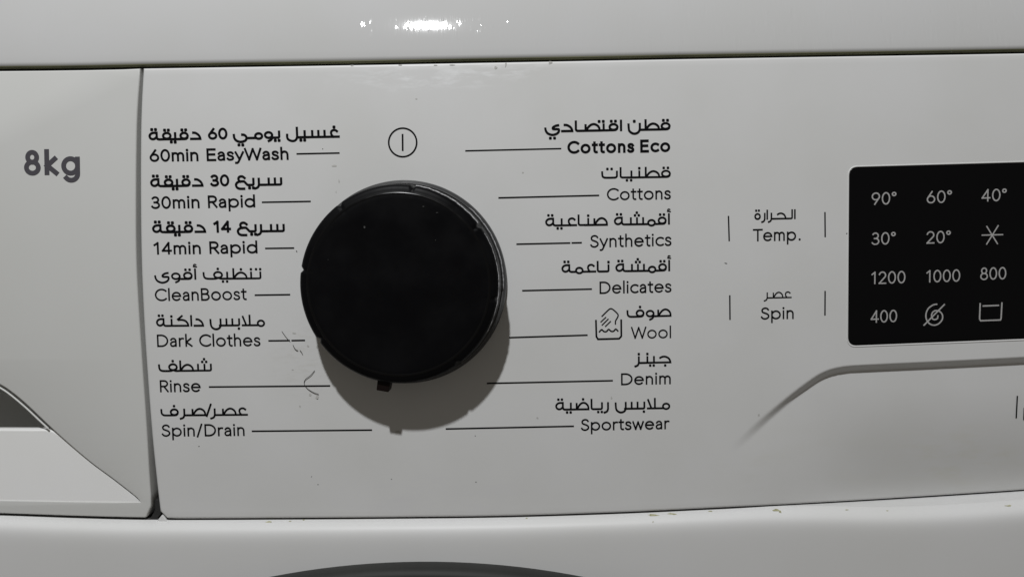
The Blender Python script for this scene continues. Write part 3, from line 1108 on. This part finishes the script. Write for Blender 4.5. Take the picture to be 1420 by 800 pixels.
ink('rinse_hold_symbol', [('line', [(1359.2, 421), (1358.4, 442.2), (1359.8, 444.6), (1387.2, 443.6), (1388.2, 441.6), (1389.4, 420)], 2.0),
                          ('line', [(1363.4, 424.2), (1384.6, 423.4)], 2.0)], M_NUM, display, 'grey open tub with a water line', lift=DL)

# ------------------------------------------------------------------ programme dial
KU, KV = px(562.5, 391.5)
KS = 1.0
dial = bpy.data.objects.new('program_dial', None)
dial.location = W(KU, KV, 0)
COL.objects.link(dial)
dial.parent = machine
dial.matrix_parent_inverse = machine.matrix_world.inverted()
bpy.context.view_layer.update()
dial['label'] = 'large round black dial with notched rim and a small pointer tab below'
NOTCH = [math.radians(a) for a in (171, 126, 81, 36, -9, -54, -146)]


def knob_r(r, n, a):
    if n < 16:
        return r
    d = 0.0
    for t in NOTCH:
        da = (a - t + math.pi) % (2 * math.pi) - math.pi
        s = da * r
        if abs(s) < 5.5:
            d = max(d, 1 - abs(s + 1.0) / 4.5)
    k = smoothstep(16, 46, n) * (smoothstep(112, 126, r))
    return r - max(0, d) * 3.4 * k


skirt = [(137.5, -6), (140.2, 0.6), (140.6, 3), (140.2, 6), (138.6, 9.5), (136.2, 12), (135.2, 16)]
lathe('skirt', skirt + [(120, 16.5)], KU, KV, M_SKIRT, dial, 360)
body = [(134.0, 10), (133.6, 22), (133.0, 32), (132.3, 44), (131.8, 50), (131.0, 53.5), (129.6, 56), (127.6, 57.6), (125.2, 58.6),
        (123.0, 59.1), (121.4, 59.5), (120.0, 60.2), (118.6, 60.6), (112, 60.5), (80, 60.3), (40, 60.1), (12, 60.0)]
lathe('grip', body, KU, KV, M_KNOB, dial, 720, rfun=knob_r, cap=True)
# raised lip line round the face
lathe('face_rim', [(121.6, 59.3), (120.9, 59.75), (120.2, 60.25), (119.4, 60.6), (118.4, 60.75), (117.0, 60.5)], KU, KV, M_RIM, dial, 300)


def wedge(name, ang, r0, r1, hw0, hw1, n0, n1, material, parent, bev=0.0):
    ca, sa = math.cos(ang), math.sin(ang)
    vs = []
    for n in (n0, n1):
        for r, hw in ((r0, hw0), (r1, hw1)):
            for s in (-1, 1):
                vs.append(W(KU + r * ca - s * hw * sa, KV + r * sa + s * hw * ca, n))
    fs = [(0, 1, 3, 2), (4, 6, 7, 5), (0, 4, 5, 1), (2, 3, 7, 6), (0, 2, 6, 4), (1, 5, 7, 3)]
    me = mesh(name, vs, fs)
    bm = bmesh.new()
    bm.from_mesh(me)
    bmesh.ops.recalc_face_normals(bm, faces=bm.faces)
    if bev:
        bmesh.ops.bevel(bm, geom=list(bm.edges), offset=bev * PX, segments=2, affect='EDGES', profile=0.5)
    bm.to_mesh(me)
    bm.free()
    return link(name, me, material, parent)


wedge('pointer_tab', math.radians(-100.5), 124, 144.5, 9.2, 8.2, 30, 51, M_TAB, dial, 1.0)

# worn rim edges and bright highlight streaks, both put in as pale tubes
def arc_tube(name, r, n, a0, a1, rad, material, parent):
    pts = []
    k = max(4, int(abs(a1 - a0) / 1.5))
    for i in range(k + 1):
        a = math.radians(a0 + (a1 - a0) * i / k)
        j = 0.25 * math.sin(i * 1.7) + 0.2 * math.sin(i * 0.61)
        pts.append((KU + (r + j) * math.cos(a), KV + (r + j) * math.sin(a), n))
    return tube(name, pts, rad, material, parent)


arc_tube('worn_edge_glint', 131.4, 53.0, 37, 79, 0.85, M_SCUFF_GLINT, dial)
arc_tube('worn_edge_glint', 131.2, 53.2, -30, 30, 0.45, M_SCUFF_GLINT, dial)
arc_tube('worn_edge_glint', 136.2, 13.0, -6, 48, 0.55, M_SCUFF_GLINT, dial)

# ------------------------------------------------------------------ detergent drawer
DR = [(60, 196), (97, 194.3), (140, 191), (180, 189.2), (270, 188.2), (360, 188.8), (430, 192.2), (500, 196.8), (600, 203.6), (660, 207), (694, 209.4), (706, 209.2), (730, 208)]
outer = []
for i in range(0, 41):
    y = interp(SEAM, 195) + 2.6 + (716.5 - interp(SEAM, 195) - 2.6) * i / 40
    outer.append(px(interp(DR, y) - max(0, y - 706) * 0.55, y))
for x in (200, 150, 100, 0, -200, -400, -600, -860):
    outer.append(px(x, interp(BOT, x) - 1.9))
for x in (-860, -600, -300, -100, 0, 60, 120, 170):
    outer.append(px(x, interp(SEAM, x) + 3.2))
hole_px = catmull([(-330, 494), (-200, 497), (-120, 501), (-70, 507), (-32, 517.5), (0, 533.5), (16, 544), (37, 561.5), (80, 602), (124, 640), (157, 664.5), (187, 688), (193.5, 695.5)], 5)
hole_px += [(160, 695.3), (100, 694.6), (0, 692.8), (-150, 690), (-330, 687)]
mir = [(-660 - x, y + (x + 330) * 0.0 + 4) for x, y in reversed(hole_px)]
hole_uv = [px(*p) for p in hole_px + mir[1:-1]]
drawer = slab('detergent_drawer', [outer, hole_uv], 0.0, -46, 2.2, M_DRAWER, machine, 'white drawer front with a scooped grip and 8kg printed on it')
# dark block painting the gap's shade at the clipped corner of drawer and panel
slab('corner_gap_shade', [[px(*p) for p in ((213, 694), (219.6, 694), (222.2, 711), (215.5, 721), (206, 721), (209, 715.5), (213, 708))]], -4, -24, 0.4, M_DARK, machine)
# bright pull plate closing the lower part of the grip opening
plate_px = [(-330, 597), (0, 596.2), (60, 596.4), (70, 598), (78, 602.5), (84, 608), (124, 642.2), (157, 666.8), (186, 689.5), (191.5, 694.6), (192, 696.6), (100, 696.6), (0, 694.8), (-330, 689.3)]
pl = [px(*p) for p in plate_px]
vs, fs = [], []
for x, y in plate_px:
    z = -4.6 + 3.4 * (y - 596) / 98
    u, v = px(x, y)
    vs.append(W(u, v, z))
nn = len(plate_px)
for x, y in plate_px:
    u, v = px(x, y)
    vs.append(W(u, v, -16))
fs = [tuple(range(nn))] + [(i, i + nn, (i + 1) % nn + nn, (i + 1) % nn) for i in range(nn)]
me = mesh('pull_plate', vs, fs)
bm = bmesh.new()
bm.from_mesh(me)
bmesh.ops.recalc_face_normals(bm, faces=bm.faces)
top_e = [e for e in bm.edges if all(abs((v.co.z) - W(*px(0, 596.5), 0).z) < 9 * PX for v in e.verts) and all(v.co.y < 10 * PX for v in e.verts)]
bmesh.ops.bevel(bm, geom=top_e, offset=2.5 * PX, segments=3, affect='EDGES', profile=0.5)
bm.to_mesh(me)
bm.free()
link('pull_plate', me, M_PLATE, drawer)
# thin lining strip showing along the opening's upper edge
ls = catmull([(-120, 505), (-70, 511), (-34, 521.2), (-2, 537.4), (14, 548), (35, 565.6), (52, 581.5), (66, 594.4)], 6)
tube('grip_lining', [(*px(x, y), -1.6) for x, y in ls], 1.3, M_DRAWER, drawer)
# pocket behind the opening
pk = []
q = [(-800, 480), (197, 480), (197, 704), (-800, 704)]
uv = [px(*p) for p in q]
vs = [W(u, v, -40) for u, v in uv] + [W(u, v, -150) for u, v in uv]
fs = [(4, 5, 6, 7), (0, 1, 5, 4), (1, 2, 6, 5), (2, 3, 7, 6), (3, 0, 4, 7)]
link('grip_pocket', mesh('grip_pocket', vs, fs), M_DRAWER, drawer)
set_text('capacity_lettering', latin('8kg', 17), 33.5, 243.3, 111, 243.6, 35.2, 6.6, M_INKG, drawer, 'bold dark grey 8kg', lean=0.02)

# ------------------------------------------------------------------ front panel and door
rows = []
fprof = [(-1.0, -50), (-1.0, -8), (-1.0, -7.5)]
for t_ in (0, 0.4, 0.9, 1.5, 2.2, 3, 4, 5, 6.2, 7.6, 9.2, 11, 13, 15.5, 18.5, 22, 26, 31, 37, 45):
    fprof.append((-1.0 + t_, -7 + 22 * (1 - math.exp(-t_ / 6.5))))
fprof += [(58, 14.99), (90, 15.0), (200, 15.0), (3000, 15)]
def lip_z(x):
    return panel_z(x, interp(BOT, x))


for t, z in fprof:
    row = []
    for x in XS:
        y = interp(BOT, x) + 2.4
        zb = lip_z(x)
        u, v = px(x, y, zb)
        vv = v - t if t < 2000 else -H0 / PX + 60
        zz = zb - 8 if z == -8 else z
        row.append(W(u, vv, max(zz, -56)))
    rows.append(row)
front = grid_sheet('front_panel', rows, M_FRONT, machine)
rows = []
for t, dz in ((-2.4, None), (-2.4, -9.0), (-1.5, -8.4), (-1.0, -8.4)):      # black strip put in for the dark shade of the gap above
    row = []
    for x in XS:
        zb = lip_z(x)
        u, v = px(x, interp(BOT, x) + 2.4, zb)
        row.append(W(u, v - t, -50 if dz is None else zb + dz + 4.5))
    rows.append(row)
grid_sheet('gap_shade_strip', rows, M_DARK, machine)

# corner tab of the front panel between the drawer and the control panel
tabp = [px(214, 727), px(219.5, 719.5), px(223.4, 714.6), px(225.2, 715.4), px(230, 721.8), px(236, 727)]
slab('corner_tab', [tabp], -1.2, -30, 0.7, M_FRONT, machine)

z_d = 17.0
P3 = [Vector(px(361, 800, z_d)), Vector(px(592, 776.3, z_d)), Vector(px(822, 800, z_d))]
ax, ay = P3[0]
bx_, by_ = P3[1]
cx_, cy_ = P3[2]
dd_ = 2 * (ax * (by_ - cy_) + bx_ * (cy_ - ay) + cx_ * (ay - by_))
du = ((ax ** 2 + ay ** 2) * (by_ - cy_) + (bx_ ** 2 + by_ ** 2) * (cy_ - ay) + (cx_ ** 2 + cy_ ** 2) * (ay - by_)) / dd_
dv = ((ax ** 2 + ay ** 2) * (cx_ - bx_) + (bx_ ** 2 + by_ ** 2) * (ax - cx_) + (cx_ ** 2 + cy_ ** 2) * (bx_ - ax)) / dd_
dr = math.hypot(ax - du, ay - dv)
door = bpy.data.objects.new('door', None)
door.location = W(du, dv, 15)
COL.objects.link(door)
door.parent = machine
door.matrix_parent_inverse = machine.matrix_world.inverted()
bpy.context.view_layer.update()
pr = [(dr - 3, 14), (dr - 0.5, 24)]
for k in range(0, 9):
    a = math.radians(90) * k / 8
    pr.append((dr - 14 + 14 * math.cos(a), 36 + 14 * math.sin(a)))
pr += [(dr - 200, 58), (dr - 330, 60), (dr - 350, 52), (dr - 360, 20)]
lathe('door_ring', pr, du, dv, M_DOOR, door, 300)
lathe('door_glass', [(dr - 352, 30), (dr - 420, 10), (dr - 520, -20), (dr - 700, -45), (20, -50)], du, dv, M_DGLASS, door, 128, cap=True)

# ------------------------------------------------------------------ dirt, wear and hairs
def blob(vs, fs, x, y, rx, ry, n, lift, ang=0.0, zf=None):
    b = len(vs)
    for k in range(n):
        a = 2 * math.pi * k / n
        rr = 0.7 + 0.6 * random.random()
        ex, ey = rx * rr * math.cos(a), ry * rr * math.sin(a)
        X = x + ex * math.cos(ang) - ey * math.sin(ang)
        Y = y + ex * math.sin(ang) + ey * math.cos(ang)
        u, v = px(X, Y)
        vs.append(W(u, v, lift + (zf(X, Y) if zf else 0)))
    fs.append(tuple(range(b, b + n)))


def blobs(name, items, material, parent, lift=0.16):
    vs, fs = [], []
    for i, it in enumerate(items):
        x, y, rx, ry = it[:4]
        blob(vs, fs, x, y, rx, ry, 9, lift + 0.004 * i, it[4] if len(it) > 4 else 0.0)
    o = link(name, mesh(name, vs, fs), material, parent)
    o['kind'] = 'stuff'
    return o


blobs('dark_specks', [(1006.6, 365.2, 2.4, 0.8, 0.2), (1174.2, 324, 1.0, 1.0), (447.5, 206.8, 0.8, 0.8), (432, 660.5, 0.8, 0.6), (441, 671.5, 0.8, 0.7),
                      (660, 668, 0.7, 0.9), (543, 664, 0.8, 0.5), (276, 618.5, 0.8, 0.7), (659, 604, 0.7, 0.7), (411.5, 348.8, 0.8, 1.6, -0.3),
                      (440, 552.5, 1.2, 0.9, 0.6)], M_DIRTK, panel)
blobs('grey_smudges', [(577.5, 137.5, 1.5, 1.2), (725, 239.5, 1.4, 1.0), (470, 251, 0.8, 3), (466, 266.5, 0.7, 2.2), (463, 230.5, 3.5, 1.4), (408, 462, 3, 1.2),
                       (427, 480, 1.6, 1.4), (440, 481, 1.4, 1.8), (430, 547, 1.6, 2.0), (440, 551, 2.2, 2.2), (416, 563.5, 1.2, 1.6), (406, 512.5, 1.2, 0.9), (687.5, 94.2, 2.2, 1.8), (701.5, 90.3, 1.2, 3.0, 0.2),
                       (763.5, 87.4, 2.6, 2.0), (627, 90.6, 4, 0.9), (604, 91, 2.4, 0.7), (488, 91.2, 2.6, 0.8), (555, 90.5, 3, 0.7), (551.5, 598.5, 3.5, 1.6),
                       (848, 551.5, 1.0, 1.8), (745, 579, 1.6, 1.4), (1052, 575, 1.2, 1.5)], M_DIRT, panel, 0.2)


def front_blobs():
    vs, fs = [], []
    items = [(1075, 705, 7, 1.6, -0.04), (1079, 706.2, 3, 1.8), (905, 713.2, 14, 1.1, -0.03), (932, 711.8, 9, 1.0, -0.03), (1166, 699.6, 3, 0.6, -0.04), (1216, 697, 3, 0.6, -0.05),
             (904, 719.5, 2, 1.0, -0.4), (1375, 688, 8, 0.9, -0.06), (373, 723, 6, 0.8), (402, 722.5, 3, 0.7), (420, 721.5, 2, 0.7), (730, 718.4, 2.5, 0.6), (985, 708.6, 6, 0.9)]
    for i, (x, y, rx, ry, *a) in enumerate(items):
        t = y - (interp(BOT, x) + 2.4)
        b = len(vs)
        ang = a[0] if a else 0
        for k in range(10):
            al = 2 * math.pi * k / 10
            rr = 0.35 + 0.55 * random.random()
            X = x + rx * rr * math.cos(al) * math.cos(ang) - ry * rr * math.sin(al) * math.sin(ang)
            Y = y + rx * rr * math.cos(al) * math.sin(ang) + ry * rr * math.sin(al) * math.cos(ang)
            tt_ = max(-0.9, Y - (interp(BOT, X) + 2.4))
            # follow the rounded edge
            zb = lip_z(X)
            z = -7 + 22 * (1 - math.exp(-(tt_ + 1) / 6.5))
            u, v = px(X, interp(BOT, X) + 2.4, zb)
            vs.append(W(u, v - tt_, z + 0.5 + 0.01 * i))
        fs.append(tuple(range(b, b + 10)))
    o = link('edge_dirt', mesh('edge_dirt', vs, fs), M_DIRTO, front)
    o['kind'] = 'stuff'


front_blobs()


def hair(name, pts, label, rad=0.4, n=0.5):
    q = catmull([(*px(x, y), n + 0.5 + 0.3 * math.sin(i * 1.3)) for i, (x, y) in enumerate(pts)], 6)
    o = tube(name, q, rad, M_HAIR)
    o['label'] = label
    o['category'] = 'hair'
    o['group'] = 'hairs stuck to the control panel'
    return o


hair('hair_strand', [(436.5, 513.5), (431, 520), (424, 525.5), (422, 531), (424.5, 536.5), (430, 541), (437, 544.5), (442, 546)],
     'thin dark curved hair lying across the Rinse pointer line', 0.36)
hair('hair_strand', [(391, 459), (395, 464.5), (398.5, 469), (402.5, 473.5)], 'short dark hair crossing the worn Dark Clothes pointer line', 0.28)
hair('hair_strand', [(406.5, 478), (408.5, 482), (411, 485), (413.5, 486)], 'tiny dark hair just below the worn Dark Clothes pointer line', 0.38)
hair('hair_strand', [(416, 485.5), (418, 487.5), (419.8, 491)], 'shortest dark hair, lowest and nearest the dial below Dark Clothes', 0.36)

# pale dust on the dial's face
vs, fs = [], []
for (x, y, rx, ry) in ((505.5, 315, 1.3, 1.8), (587, 286.5, 1.5, 0.6), (606, 295, 1.6, 0.5), (604, 333, 0.5, 0.8), (455, 360, 0.6, 0.4)):
    b = len(vs)
    for k in range(8):
        a = 2 * math.pi * k / 8
        rr = 0.6 + 0.6 * random.random()
        u, v = px(x + rx * rr * math.cos(a), y + ry * rr * math.sin(a), 60.9)
        vs.append(W(u, v, 60.9))
    fs.append(tuple(range(b, b + 8)))
o = link('dust', mesh('dust', vs, fs), M_DUST, dial)
o['kind'] = 'stuff'
